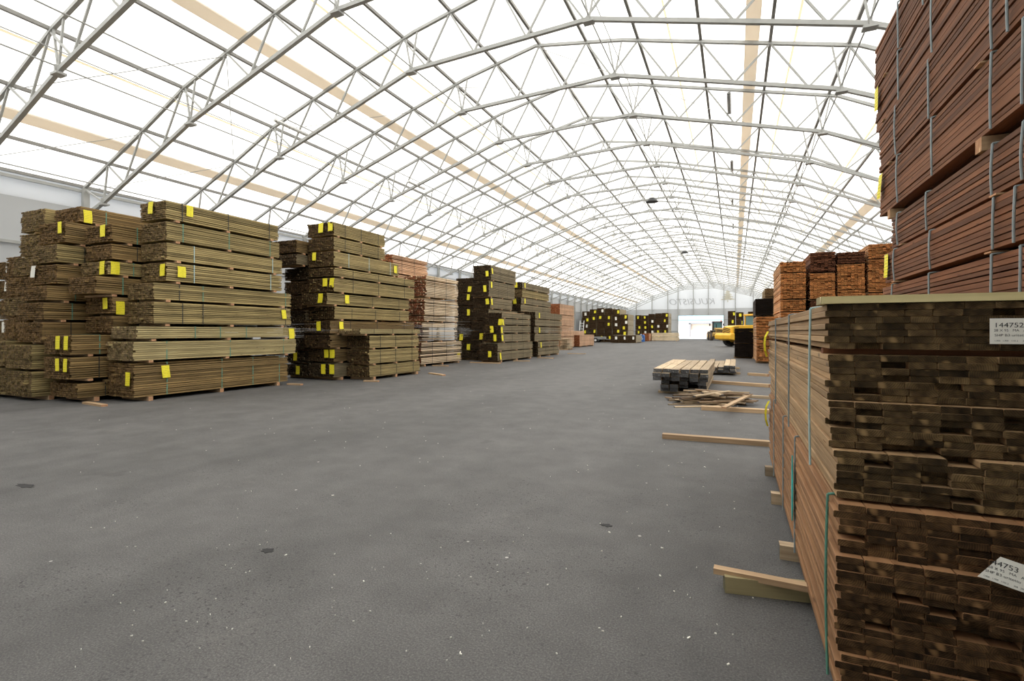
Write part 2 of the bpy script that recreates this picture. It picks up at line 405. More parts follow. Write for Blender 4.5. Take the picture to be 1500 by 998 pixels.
# trusses
PUR = [-15.9, -14.35, -12.3, -10.1, -7.95, -5.85, -3.75, -1.85, 0, 1.85, 3.75, 5.85, 7.95, 10.1, 12.3, 14.35, 15.9]
ORD = ['first', 'second', 'third', 'fourth', 'fifth', 'sixth', 'seventh', 'eighth', 'ninth', 'tenth', 'eleventh', 'twelfth']
def make_truss():
    root = empty('roof_truss', (0, 0, 0))
    t = MB()
    for (a, ha), (b_, hb) in zip(TOP, TOP[1:]): t.bar((a + XR, 0, ha), (b_ + XR, 0, hb), .10)
    t.build('top_chord', M['steel'], root)
    t = MB()
    for (a, ha), (b_, hb) in zip(BOT, BOT[1:]): t.bar((a + XR, 0, ha), (b_ + XR, 0, hb), .115)
    for s in (-1, 1):
        q = BOT[0] if s < 0 else BOT[-1]; t.bar((q[0] + XR, 0, q[1]), (s * 15.95 + XR, 0, 5.95), .12)
    t.build('bottom_chord', M['steel'], root)
    t = MB()
    for a, b_ in zip(PUR, PUR[1:]):
        mid = (a + b_) / 2
        mid = max(-14.6, min(15.1, mid))
        for q in (a, b_): t.bar((q + XR, 0, prof(TOP, q)), (mid + XR, 0, prof(BOT, mid)), .055)
    for q in (-9.7, -3.4, 2.93, 9.9):
        for d in (-.25, .25): t.bar((q + XR, 0, prof(BOT, q)), (q + d + XR, 0, prof(TOP, q + d)), .05)
    t.build('web_bars', M['steel'], root)
    for q in (-14.6, -9.7, -3.4, 2.93, 9.9, 15.1):
        t = MB(); t.box(q - .16 + XR, q + .16 + XR, -.12, .12, prof(BOT, q) - .12, prof(BOT, q) - .06)
        t.box(q - .03 + XR, q + .03 + XR, -.09, .09, prof(BOT, q) - .1, prof(BOT, q) + .14)
        t.build('joint_plate', M['steel'], root)
    for s in (-1, 1):
        t = MB(); x = XR + (-15.78 if s < 0 else 16.03)
        t.box(x - .08, x + .08, -.1, .1, .02, 7.05); t.box(x - .16, x + .16, -.16, .16, 0, .02)
        t.build('column', M['steel'], root)
    return root
truss = make_truss()
def copy_tree(o, parent=None):
    c_ = o.copy(); C.objects.link(c_); c_.parent = parent
    for ch in list(o.children): copy_tree(ch, c_)
    return c_
n_tr = 0
for i in range(-3, 31):
    y = 7.5 + BAY * i
    if y > YF - .5 or y < YN + .4: continue
    o = truss if n_tr == 0 else copy_tree(truss)
    n_tr += 1
    o.location = (0, y, 0)
    if i in (0, 1, 2, 3):
        w = {0: 'its joint plate at the upper left corner of the view', 1: 'landing behind the left front lumber stacks', 2: 'the nearest one whose flat middle chord is in view', 3: 'next one behind the nearest flat middle chord'}[i]
        tag(o, 'grey lattice roof truss, ' + w, 'roof truss', 'steel lattice roof trusses')
    else:
        tag(o, 'grey steel lattice roof truss in the evenly repeating row towards the far gable', 'roof truss', 'steel lattice roof trusses')
for i, q in enumerate(PUR):
    t = MB(); x = q + XR; h = prof(TOP, q) + .09
    if abs(q) > 15.8: h += .0
    t.box(x - .045, x + .045, YN + .02, YF - .02, h - .07, h + .03)
    o = t.build('purlin', M['purlin'])
    d = abs(i - 8)
    lab = 'long grey steel purlin running along the roof ridge' if d == 0 else 'long grey steel purlin, %s from the ridge on the %s roof slope' % (ORD[d - 1], 'left' if i < 8 else 'right')
    tag(o, lab, 'purlin', 'steel purlins under the roof membrane')
# bottom chord ties that run the length of the hall
for i, q in enumerate((-13.9, -9.7, -7.95, -3.4, 2.93, 9.9)):
    t = MB(); x = q + XR; h = prof(BOT, q) + .11
    t.tube((x, YN + .05, h), (x, YF - .05, h), .022, 8)
    if q in (2.93, -9.7): t.tube((x + .18, YN + .05, h + .35), (x + .18, YF - .05, h + .35), .015, 6)
    o = t.build('longitudinal_tie', M['steel'])
    tag(o, 'thin steel tie rod running lengthways along %s' % ['the joint plates by the left eave', 'the lower left joint plates', 'the left lamp row', 'the joint plates left of the ridge', 'the joint plates right of the ridge', 'the joint plates on the right slope'][i], 'tie rod', 'lengthways tie rods')
# diagonal bracing wires
brs = []
for i, (q0, q1, b0) in enumerate([(-12.3, -7.95, 0), (-7.95, -12.3, 1), (-15.9, -12.3, 0), (-15.9, -12.3, 1), (-10.1, -5.85, 2), (-3.75, 0, 3), (0, 3.75, 3), (-12.3, -7.95, 4), (-7.95, -3.75, 6), (3.75, 7.95, 4), (-15.9, -10.1, 5), (-10.1, -5.85, 8), (0, 5.85, 8), (-3.75, 3.75, 10), (5.85, 10.1, 7)]):
    y0 = 7.5 + BAY * b0
    t = MB(); t.tube((q0 + XR, y0, prof(TOP, q0) - .1), (q1 + XR, y0 + BAY, prof(TOP, q1) - .1), .012, 6)
    o = t.build('bracing_wire', M['steel'])
    tag(o, 'thin diagonal steel bracing wire strung between two neighbouring roof trusses', 'bracing wire', 'diagonal roof bracing wires')

# strip lamps on the roof frame
def strip_lamp(x, y, h, label, length=1.5, mat='white_metal'):
    root = empty('strip_lamp', (x, y, h)); tag(root, label, 'lamp', 'strip lamps on the roof trusses')
    t = MB(); t.prism([(-.07, .0), (.07, 0), (.05, .07), (-.05, .07)], -length / 2, length / 2); t.build('housing', M[mat], root)
    for s in (-.035, .035):
        t = MB(); t.tube((s, -length / 2 + .05, -.02), (s, length / 2 - .05, -.02), .014, 8); t.build('tube', M['white_metal'], root)
    for s in (-.45, .45):
        t = MB(); t.bar((0, s * length, .07), (0, s * length, .4), .015); t.build('hanger', M['steel'], root)
xl = XR - 7.95
strip_lamp(xl - .1, Y_on_X(430, xl), 9.35 - .25, 'long white strip lamp on the left roof slope, the one nearest the viewer')
strip_lamp(xl - .1, Y_on_X(613, xl), 9.35 - .25, 'white strip lamp on the left roof slope, second along its row')
for i, (u, v) in enumerate(((1068, 153), (1072, 245), (1073, 298), (1074, 332))):
    Y = [21, 29, 37, 45][i]; x = X_on_Y(u, Y)
    strip_lamp(x, Y, H_at(v, x, Y), 'slim grey strip lamp hanging near the hall axis, %s of its row from the viewer' % ORD[i], 1.9, 'greymetal')
for i, (u, v, Y) in enumerate(((955, 296, 35.6), (1003, 371, 60))):
    x = X_on_Y(u, Y); h = H_at(v, x, Y)
    root = empty('high_bay_lamp', (x, Y, h)); tag(root, ['dark round high-bay lamp under the ridge, the nearer one', 'small dark high-bay lamp under the ridge, farther down the hall'][i], 'lamp', 'high bay lamps')
    t = MB(); t.tube((0, 0, 0), (0, 0, .25), .42, 20, r2=.2); t.build('reflector', M['blackpaint'], root)
    t = MB(); t.tube((0, 0, .25), (0, 0, .55), .2, 16, r2=.17); t.build('ballast_case', M['white_metal'], root)
    t = MB(); t.tube((0, 0, .55), (0, 0, prof(TOP, x - XR) - h), .02, 6); t.build('rod', M['steel'], root)

# mirrored firm name and fir on the far gable, seen through the cloth from inside
me = text_mesh('KUUSISTO', 1.9, shear=.25, extrude=.006)
w0 = max(v.co.x for v in me.vertices)
xa, xb = X_on_Y(1048.5, YF), X_on_Y(980.5, YF)
for v in me.vertices: v.co = Vector((xa + (xb - xa) * v.co.x / w0, YF - .02 - v.co.z * .5, 7.62 + v.co.y))
for p_ in me.polygons: pass
o = mesh_obj('gable_lettering', me, M['print']); tag(o, 'pale mirrored company name printed on the far gable cloth', 'lettering')
cx = X_on_Y(1066, YF); t = MB(); zb = 8.0
for hw, a, b_ in ((1.45, .35, 1.1), (1.15, .9, 1.6), (.85, 1.4, 2.05), (.5, 1.9, 2.6)):
    n_ = 5; poly = [(cx, zb + b_)]
    for s in (1, -1):
        row = [(cx + s * hw * q / n_, zb + a + (.10 if q % 2 else 0) + .12 * q / n_) for q in range(n_, 0, -1)]
        poly += row if s == 1 else row[::-1]
    t.prism(poly, YF - .03, YF - .01)
t.box(cx - .1, cx + .1, YF - .03, YF - .01, zb, zb + .4)
tag(t.build('gable_fir_emblem', M['printtree']), 'beige fir tree emblem printed on the far gable cloth', 'emblem')

# outside, seen through the far door
t = MB(); t.box(-34, 26, 168, 182, 0, 6.4); 
o = t.build('warehouse', M['facade']); 
root = empty('neighbour_warehouse', (0, 0, 0)); tag(root, 'sunlit white warehouse across the yard, seen through the far door', 'building')
bpy.data.objects.remove(o)
ox0, ox1 = X_on_Y(1009, 168), X_on_Y(1046, 168)
t = MB(); t.box(-34, ox0, 168, 168.5, 0, 5.0); t.box(ox1, 26, 168, 168.5, 0, 5.0); t.box(ox0, ox1, 168, 168.5, 4.2, 5.0)
t.box(-34, -33.5, 168.5, 189.5, 0, 5.0); t.box(25.5, 26, 168.5, 189.5, 0, 5.0); t.box(-34, 26, 189.5, 190, 0, 5.0)
t.build('facade', M['facade'], root)
t = MB(); t.box(ox0, ox0 + .6, 167.8, 168.6, 0, 4.2); t.box(ox0, ox1, 167.8, 168.6, 4.0, 4.3); t.build('door_frame', M['facade_dark'], root)
t = MB(); t.prism([(167.4, 5.0), (190.6, 5.0), (190.6, 5.3), (179, 8.6), (167.4, 5.3)], -34.5, 26.5, plane='yz'); t.build('roof', M['facade_blue'], root)
t = MB(); t.box(ox0 + .6, ox1, 168.9, 169.2, 0, 4.0); t.build('inner_wall', M['facade_warm'], root)  # wall inside the opening, set forward so the sun lights it

# ------------------------------------------------------------------ lumber bundles
def paper(w, h, mat, bend=.02):
    t = MB(); nx, nz = 4, 5; ph = rnd.uniform(0, 6)
    def pt(i, j):
        a, c_ = i / nx, j / nz
        return ((a - .5) * w + .01 * math.sin(c_ * 3 + ph), -bend * (.35 + .65 * math.sin(a * 3.1 + ph * .3) ** 2) * (1.15 - c_), (c_ - 1) * h)
    for i in range(nx):
        for j in range(nz):
            t.face([pt(i, j), pt(i + 1, j), pt(i + 1, j + 1), pt(i, j + 1)], [(i / nx, j / nz), ((i + 1) / nx, j / nz), ((i + 1) / nx, (j + 1) / nz), (i / nx, (j + 1) / nz)])
    return t
def strap_ring(w, h, y, mat, root, x0=0, wd=.02, name='strap', e=.004):
    t = MB(); a, b_ = x0 - e, x0 + w + e
    t.box(a - .003, a, y - wd / 2, y + wd / 2, -.0, h + e); t.box(b_, b_ + .003, y - wd / 2, y + wd / 2, 0, h + e)
    t.box(a - .003, b_ + .003, y - wd / 2, y + wd / 2, h + e, h + e + .003)
    return t.build(name, M[mat], root)
def bundle(x0, x1, y0, y1, z0, z1, style, label, group, bt=.036, bw=.1, gap=.004, straps=(), scol='strap_green', tags=(), tagmat='tag',
           bears=3, bh=.05, jit=.012, rag=0.0, layer=0, lgap=.0, rot=0, cat='lumber bundle', cols=None, holes=0, bstyle='bar', sw=.02, name='lumber_bundle', tsize=(.2, .29)):
    """boards run along Y from y0 to y1; root at the near corner on the hall side"""
    L, W, H = y1 - y0, x1 - x0, z1 - z0
    root = empty(name, (x0, y0, z0), rot); tag(root, label, cat, group)
    t = MB(); nz = max(2, round(H / bt)); nx = cols or max(2, round(W / bw))
    ph = H / nz; pw = W / nx
    side = rnd.uniform(-1, 1) * .0015
    for j in range(nz):
        zz = j * ph; sh = rnd.uniform(-1, 1) * .007 + side * j; eg = gap * .9 if rnd.random() < .3 else 0
        rowj = rnd.uniform(-1, 1) * jit * .6
        for i in range(nx):
            if j == nz - 1 and rnd.random() < holes: continue
            a = rnd.gauss(0, jit) + rowj; c_ = rnd.gauss(0, jit)
            if rnd.random() < rag: a += rnd.choice((-1, 1)) * rnd.uniform(.03, .10)
            g = gap * rnd.uniform(.5, 1.6)
            t.box(i * pw + sh + g * .3, (i + 1) * pw + sh - g * .3, a, L + c_, zz + g * .5 + eg, zz + ph - g * .5, 0, 1)
    t.build('boards', WOODS[style], root)
    for k_ in range(bears):
        y = L * (.08 + .84 * k_ / max(1, bears - 1)) if bears > 1 else L * .1
        t = MB(); e0 = rnd.uniform(0, .05); t.box(-rnd.uniform(0, .04), W + e0, y - .05, y + .05, -bh, -.001, 0, 1, axis='x'); t.build('bearer', WOODS[bstyle], root)
    for s in straps: strap_ring(W, H, s * L, scol if isinstance(scol, str) else rnd.choice(scol), root, wd=sw)
    for tg in tags:   # ('e', fx, fz) on the near end, ('s', fy, fz) on the hall-side face, ('l',..) on the left-facing side
        t = paper(tsize[0] * rnd.uniform(.75, 1.05), tsize[1] * rnd.uniform(.9, 1.1), None)
        o = t.build('paper_tag', M[tg[3] if len(tg) > 3 else tagmat], root)
        if tg[0] == 'e': o.location = (W * tg[1], -.035 - jit, H * tg[2]); o.rotation_euler = (0, rnd.uniform(-.06, .06), 0)
        elif tg[0] == 's': o.location = (W + .022, L * tg[1], H * tg[2]); o.rotation_euler = (rnd.uniform(-.05, .05), 0, math.pi / 2)
        else: o.location = (-.022, L * tg[1], H * tg[2]); o.rotation_euler = (0, 0, -math.pi / 2)
    return root
NTH = lambda i: ORD[i] if i < 12 else str(i + 1)
def stack(place, X, W, rows, group, side='R', base=.10, gap0=.06, **kw):
    """rows: bottom first: (u_corner, u_far or length, v_top, style, extras). X = plane of the face turned to the hall (R: right end, L: left end)"""
    prev = None; nrow = len(rows)
    for i, (uc, uf, vt, style, ex) in enumerate(rows):
        y0 = ex.get('Y0') or kw.get('Y0') or Y_on_X(uc, X); y1 = y0 + uf if uf < 20 else Y_on_X(uf, X)
        z0 = base if prev is None else prev + gap0
        z1 = H_at(vt, X, y0)
        if z1 < z0 + .12: z1 = z0 + .2
        prev = z1
        opt = dict(kw); opt.update(ex); opt.pop('Y0', None)
        look = opt.pop('look', None) or LOOK[style]
        if nrow == 1: pos = place
        elif i == nrow - 1: pos = 'topmost of ' + place
        elif i == 0: pos = 'lowest of ' + place
        else: pos = NTH(i) + ' up in ' + place
        a, b_ = (X - W, X) if side == 'R' else (X, X + W)
        bundle(a, b_, y0, y1, z0, z1, style, look + ', ' + pos, group, bh=(base if i == 0 else gap0 - .008), **opt)
    return prev
LOOK = {'browned': 'brown dark-ended board bundle', 'olived': 'olive dark-ended board bundle', 'olive': 'olive green strapped board bundle', 'pale': 'pale green-tan board bundle', 'brown': 'brown impregnated board bundle', 'dark': 'grey-brown dark-ended board bundle',
        'far': 'dark-ended board bundle', 'black': 'black stained board bundle', 'rust': 'red-brown planed board bundle', 'tan': 'tan board bundle', 'tanred': 'reddish tan board bundle',
        'orange': 'orange sawn lumber bundle', 'sawn': 'pale stickered sawn lumber bundle', 'peach': 'peach coloured lumber bundle', 'white': 'fresh whitish lumber bundle', 'weather': 'weathered plank stack'}
G1 = 'bundles in the front left lumber stacks'
s4 = dict(straps=(.12, .5, .9), scol=('strap_green', 'strap_dark'), rag=.03, jit=.010, bt=.048, bw=.075, gap=.008)
T = lambda *a: dict(tags=a)
# --- front left corner: five columns side by side
stack('the front left stack', -12.4, .98, [
 (196, 421, 533, 'brown', dict(tags=(('e', .85, .75), ('s', .16, .9)), straps=(.17, .5, .72, .93), scol='strap_green', holes=.4, look='large green-strapped board bundle')),
 (195, 433, 501, 'pale', dict(straps=(.16, .52, .9), scol='strap_green')),
 (200, 433, 478, 'pale', dict(straps=(.3, .45, .62), scol='strap_green', holes=.3, tags=(('s', .96, .9),))),
 (225, 426, 442, 'olive', dict(straps=(.17, .3, .95), tags=(('s', .93, .9),))),
 (225, 426, 413.6, 'olive', dict(straps=(.15, .3, .95))),
 (244, 413, 384, 'olive', dict(tags=(('e', .93, .9), ('s', .1, .85)), scol='strap_pale', straps=(.2, .88))),
 (244, 413, 355, 'olive', dict(scol='strap_pale', straps=(.2, .9))),
 (244, 409, 324, 'olive', {}), (243, 408, 293, 'olive', dict(tags=(('e', .5, 1.0), ('s', .17, .98)), bears=3))],
 G1, **s4)
stack('the front left second column', -13.45, 1.1, [
 (113, 4.6, 560, 'brown', dict(holes=.5)), (103, 4.6, 524, 'brown', T(('e', .62, .95), ('e', .92, .95))), (104, 4.6, 491, 'brown', T(('e', .62, .95), ('e', .92, .95))),
 (165, 4.6, 463, 'brown', {}), (165, 4.6, 435, 'brown', T(('e', .8, .95), ('s', .03, .75))), (141, 4.6, 404, 'brown', {}),
 (158, 4.6, 382, 'olive', T(('e', .88, .98), ('s', .03, .98))), (164, 4.6, 357, 'brown', {}), (164, 4.6, 328, 'brown', T(('e', .75, .98),))],
 G1, **s4)
stack('the third front left column', -14.72, 1.15, [
 (46, 4.6, 545, 'olive', {}), (46, 4.6, 506, 'olive', {}), (62, 4.6, 472, 'brown', {}), (64, 4.6, 443, 'brown', {}), (69, 4.6, 418, 'brown', {}),
 (83, 4.6, 387, 'brown', dict(tags=(('e', .2, 1, 'paper'),))), (84, 4.6, 357, 'olive', {}), (95, 4.6, 324, 'brown', dict(tags=(('e', .9, .98),))), (118, 4.6, 302, 'brown', dict(tags=(('s', .03, .8),)))],
 G1, **s4)
stack('the fourth front left column', -16.0, 1.15, [
 (8, 4.6, 540, 'olive', {}), (8, 4.6, 500, 'olive', {}), (40, 4.6, 465, 'brown', {}), (40, 4.6, 435, 'olive', {}), (45, 4.6, 405, 'brown', {}), (55, 4.6, 375, 'olive', {}), (64, 4.6, 340, 'olive', {}), (66, 4.6, 305, 'olive', {})],
 G1, **s4)
stack('the fifth column towards left wall', -17.3, 1.15, [
 (18, 4.6, 540, 'brown', {}), (18, 4.6, 505, 'brown', dict(tags=(('e', .8, .9, 'paper'),))), (22, 4.6, 470, 'olive', dict(tags=(('e', .6, .95, 'paper'),))), (34, 4.6, 438, 'brown', {}), (40, 4.6, 406, 'brown', dict(tags=(('e', .9, .95, 'paper'),))), (41, 4.6, 374, 'brown', dict(tags=(('e', .9, .95, 'paper'),)))],
 G1, **s4)
stack('the column against the left wall', -18.6, 1.15, [
 (8, 4.6, 535, 'brown', {}), (8, 4.6, 505, 'brown', {}), (10, 4.6, 470, 'brown', {}), (20, 4.6, 440, 'olive', {}), (22, 4.6, 410, 'brown', dict(tags=(('e', .7, .95, 'paper'),))), (24, 4.6, 382, 'brown', dict(tags=(('e', .7, .95, 'paper'),)))],
 G1, **s4)

# --- second group on the left
G2 = 'bundles in the second left lumber stacks'
s5 = dict(straps=(.2, .5, .85), scol='strap_dark', rag=.03, jit=.012, bt=.052, bw=.085, gap=.009)
stack('the low second-group column', -10.95, .93, [
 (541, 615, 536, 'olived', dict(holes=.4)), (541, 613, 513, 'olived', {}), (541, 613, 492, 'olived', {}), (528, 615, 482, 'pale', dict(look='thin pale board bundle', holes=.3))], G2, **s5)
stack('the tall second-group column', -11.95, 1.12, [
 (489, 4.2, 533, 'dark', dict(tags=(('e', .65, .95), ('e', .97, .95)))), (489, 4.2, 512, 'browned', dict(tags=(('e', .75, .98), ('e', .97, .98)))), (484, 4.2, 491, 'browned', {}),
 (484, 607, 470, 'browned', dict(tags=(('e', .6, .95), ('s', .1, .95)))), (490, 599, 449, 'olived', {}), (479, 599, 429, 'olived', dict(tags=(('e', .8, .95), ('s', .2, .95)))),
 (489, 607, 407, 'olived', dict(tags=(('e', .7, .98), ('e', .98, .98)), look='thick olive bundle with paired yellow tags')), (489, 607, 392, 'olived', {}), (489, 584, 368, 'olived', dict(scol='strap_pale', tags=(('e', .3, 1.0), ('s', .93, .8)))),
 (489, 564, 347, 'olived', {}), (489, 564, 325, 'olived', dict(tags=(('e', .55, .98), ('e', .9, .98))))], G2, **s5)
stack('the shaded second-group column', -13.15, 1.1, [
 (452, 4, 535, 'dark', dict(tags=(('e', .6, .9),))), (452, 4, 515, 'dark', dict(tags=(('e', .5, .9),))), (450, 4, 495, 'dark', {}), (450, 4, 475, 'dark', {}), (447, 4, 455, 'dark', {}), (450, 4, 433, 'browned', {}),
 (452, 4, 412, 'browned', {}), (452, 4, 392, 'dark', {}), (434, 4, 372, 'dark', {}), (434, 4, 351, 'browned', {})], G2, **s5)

# --- pale stickered lumber
G3 = 'bundles in the pale sawn lumber stack'
s6 = dict(straps=(.25, .6), scol='strap_dark', bt=.075, bw=.13, gap=.034, jit=.03, rag=.1, bstyle='bar')
stack('the pale red-ended stack', -12.95, 1.2, [
 (617, 676, 502, 'sawn', {}), (619, 670, 472, 'sawn', {}), (622, 671, 437, 'sawn', {}), (624, 671, 403, 'sawn', {})], G3, **s6)
stack('the part-hidden peach stack', -14.2, 1.1, [
 (583, 2.6, 500, 'peach', {}), (583, 2.6, 465, 'peach', {}), (583, 2.6, 432, 'peach', {}), (582, 2.6, 402, 'peach', {}), (575, 626, 372, 'peach', dict(bstyle='bar', look='orange-edged lumber bundle'))], G3, **dict(s6, gap=.022))

# --- third group: dark ends
G4 = 'bundles in the dark-ended lumber stacks'
s7 = dict(straps=(.35, .7), scol='strap_dark', rag=.03, jit=.015, tsize=(.22, .33), bt=.055, gap=.010)
stack('the low third-group column', -11.1, 1.08, [
 (729, 780, 516, 'dark', dict(tags=(('s', .06, .9), ('e', .6, 1.1)))), (729, 780, 503, 'dark', {}), (734, 777, 489.5, 'dark', dict(tags=(('e', .7, .95), ('s', .03, .9)))),
 (733, 777, 477, 'dark', dict(tags=(('e', .55, .95), ('s', .03, .8)))), (735, 777, 467, 'dark', dict(tags=(('e', .95, .95), ('s', .03, .9)))), (735, 777, 458, 'dark', {})], G4, **s7)
stack('the tall third-group column', -12.25, 1.08, [
 (716, 4, 513, 'dark', dict(tags=(('e', .9, .8),))), (716, 4, 499, 'dark', {}), (716, 4, 486, 'dark', dict(tags=(('e', .6, .8),))), (716, 4, 471, 'dark', {}), (716, 4, 453, 'dark', {}),
 (718, 750, 436, 'dark', dict(tags=(('e', .85, .9), ('s', .05, .9)))), (716, 754, 411, 'dark', dict(tags=(('e', .8, .7), ('s', .08, .95)), look='deep grey-brown board bundle')), (719, 756, 388, 'dark', dict(tags=(('e', .8, .6), ('s', .03, .8))))], G4, **s7)
stack('the left third-group column', -13.4, 1.15, [
 (691, 4, 515, 'dark', dict(tags=(('e', .3, .8),))), (691, 4, 502, 'dark', dict(tags=(('e', .85, .8),))), (692, 4, 487, 'dark', dict(tags=(('e', .4, .8),))), (692, 4, 471, 'dark', {}),
 (692, 4, 449, 'dark', dict(tags=(('e', .8, .8),))), (692, 4, 429, 'dark', dict(tags=(('e', .8, .9),))), (694, 4, 407, 'dark', dict(tags=(('e', .8, .4),)))], G4, **s7)
G5 = 'bundles in the fourth left lumber stacks'
stack('the low fourth-group column', -11.3, 1.1, [
 (788, 819, 510, 'dark', dict(tags=(('e', .6, .8),))), (788, 819, 501, 'dark', dict(tags=(('s', .12, .9),))), (783, 822, 489.5, 'dark', {}), (783, 823, 479, 'dark', dict(tags=(('s', .15, .9),))),
 (784, 823, 468, 'dark', {}), (784, 823, 457, 'dark', dict(tags=(('s', .13, .9),)))], G5, **s7)
stack('the tall fourth-group column', -12.5, 1.1, [
 (763, 4.5, 511, 'dark', {}), (763, 4.5, 500, 'dark', {}), (763, 4.5, 489, 'dark', {}), (763, 4.5, 478, 'dark', {}), (763, 4.5, 467, 'dark', {}), (763, 807, 457, 'dark', {}),
 (763, 807, 446, 'dark', {}), (763.5, 807, 436, 'dark', dict(tags=(('e', .6, .9), ('s', .1, .9)))), (765, 804, 424, 'olive', {}), (765, 805, 413, 'dark', dict(tags=(('e', .6, .95), ('s', .08, .9))))], G5, **s7)
G6 = 'peach lumber bundles beyond the fourth group'
s8 = dict(straps=(.3, .7), scol='strap_dark', bt=.05, bw=.14, gap=.008, jit=.03)
stack('the stack by the leaning ladder', -15.0, 1.2, [(821, 841, 494, 'peach', {}), (821, 841, 478, 'peach', {}), (820, 841, 462, 'peach', {}), (820, 841, 445, 'peach', {})], G6, **s8)
stack('the low pile before the trailer', -14.6, 1.25, [(849, 870, 491, 'peach', {})], G6, **s8)
stack('the pile behind the low peach pile', -16.6, 1.6, [(838, 5, 497, 'peach', {}), (838, 5, 485, 'peach', {})], G6, **s8)
stack('the small pile in front of the ladder stack', -13.3, .8, [(831, 1.6, 496, 'white', {})], G6, **dict(s8, gap=.03))

# --- far left: two broad dark-ended walls of bundles
def far_wall(place, X0, W, Y0, L, tops, nrows, group, prob, style='far'):
    for c_, top in enumerate(tops):
        ph = (top - .1) / nrows
        for r_ in range(nrows):
            tg = ()
            if rnd.random() < prob: tg = (('e', rnd.uniform(.4, .85), .8, rnd.choice(('tag', 'tag', 'paper'))),)
            where = ('bottom row' if r_ == 0 else 'top row' if r_ == nrows - 1 else ORD[r_] + ' row up')
            bundle(X0 + c_ * W + .05, X0 + (c_ + 1) * W - .05, Y0 + rnd.uniform(-.15, .15), Y0 + L, .1 + r_ * ph + .04, .1 + (r_ + 1) * ph, style,
                   'dark-ended board bundle, %s, %s column from left, %s' % (where, ORD[c_], place[4:]), group,
                   bt=.06, bw=.12, gap=.006, bears=2, bh=.04 if r_ else .14, tags=tg, tsize=(.34, .45), jit=.02)
far_wall('the stack behind the trailer', -21.8, 1.2, 76.4, 4.8, [4.75, 5.05, 5.2, 5.15, 5.0, 4.2], 5, 'bundles in the broad dark-ended stack', .75)
for i in range(3):
    bundle(-16.1 + i * 1.2, -14.95 + i * 1.2, 71.2, 75.9, .1, 1.1, 'far', 'low dark-ended board bundle, %s before the broad dark stack' % ['left one', 'middle one', 'right one'][i], 'low bundles before the broad dark stack',
           bt=.06, bw=.12, gap=.006, bears=2, bh=.1, tags=(('e', .7, .8, 'paper'),), tsize=(.3, .4))
far_wall('the farthest left stack', -16.4, 1.16, 92.3, 4.8, [4.55, 4.5, 4.75, 4.85, 4.9], 5, 'bundles in the farthest left stack', .7)
for i, (xx, z0, z1, ln) in enumerate(((-8.5, .1, .72, 4.3), (-8.5, .76, 1.4, 4.3))):
    bundle(xx, xx + 1.2, 0, ln, z0, z1, 'white', 'fresh pale lumber bundle lying crossways by the far door, %s' % ['lower', 'upper'][i], 'crossways bundles by the far door', bt=.1, bw=.12, gap=.006, bears=2, bh=.1 if i == 0 else .04)
    o = C.objects[-1]
for o in [o for o in C.objects if o.get('group') == 'crossways bundles by the far door']:
    o.location = (-8.5, 87.6, o.location.z); o.rotation_euler = (0, 0, math.pi / 2)
bundle(-14.0, -12.95, 85.5, 88.5, .1, 1.3, 'peach', 'reddish strapped lumber bundle between blue tank and crossways bundles', None, bt=.08, bw=.12, scol='strap_red', straps=(.02, .3), bh=.1, bears=2, sw=.12)

# --- right side, far: stacks behind the loaders
far_wall('the pair behind the loader', -1.0, 1.15, 84, 4.8, [4.75, 4.55], 4, 'bundles behind the front loader', .8)
far_wall('the stack right of the loader cab', 1.9, 1.15, 86, 4.8, [4.7], 4, 'bundles right of the loader cab', .3)
# black stack
GB = 'black stained bundles on the right'
stack('the black stack on the right', 0.0, 1.02, [(1075, 4.8, 504, 'black', {}), (1075, 4.8, 481, 'black', {})], GB, side='L', Y0=33.0, straps=(), jit=.01, bears=2)
stack('the stack behind the orange row', 1.3, 1.35, [(1108, 4.8, 512, 'black', {}), (1108, 4.8, 488, 'black', {}), (1108, 4.8, 463, 'black', {}), (1106, 4.8, 438, 'black', dict(look='thick black board bundle'))], GB, side='L', Y0=38.2, straps=(), jit=.015, bears=2)
bundle(1.9, 2.75, 38.5, 42.5, 3.98, 4.55, 'brown', 'small brown bundle on top of the dark stack behind the orange ones', GB, bh=.1, bears=2)
# orange stacks, a row across
GO = 'orange sawn bundles on the right'
so = dict(Y0=28.3, bt=.068, bw=.14, gap=.018, jit=.02, rag=.12, bears=2, straps=())
stack('the stack beside the black one', 1.0, .99, [(1109, 5, 498, 'orange', {}), (1109, 5, 464, 'orange', {})], GO, side='L', **so)
stack('the tall stack over the near pile', 2.08, 1.10, [(1141, 5, 510, 'orange', {}), (1141, 5, 485, 'orange', {}), (1141, 5, 458, 'orange', {}), (1141, 5, 440, 'orange', {}), (1142, 5, 401, 'orange', {}), (1141, 5, 384, 'orange', dict(rag=.3))], GO, side='L', **so)
stack('the stack right of the tall orange one', 3.36, 1.04, [(1186, 5, 480, 'rust', {}), (1186, 5, 440, 'rust', {}), (1186, 5, 401, 'orange', {}), (1186, 5, 370, 'rust', dict(rag=.3))], GO, side='L', **so)
stack('the fourth stack of the orange row', 4.5, 1.10, [(1226, 5, 480, 'rust', {}), (1226, 5, 440, 'rust', {}), (1226, 5, 388, 'orange', {}), (1226, 5, 370, 'rust', {})], GO, side='L', **so)
stack('the fifth stack of the orange row', 5.72, 1.1, [(1265, 5, 480, 'orange', {}), (1265, 5, 430, 'orange', {}), (1263, 5, 381, 'orange', {}), (1262, 5, 358, 'orange', {})], GO, side='L', **so)

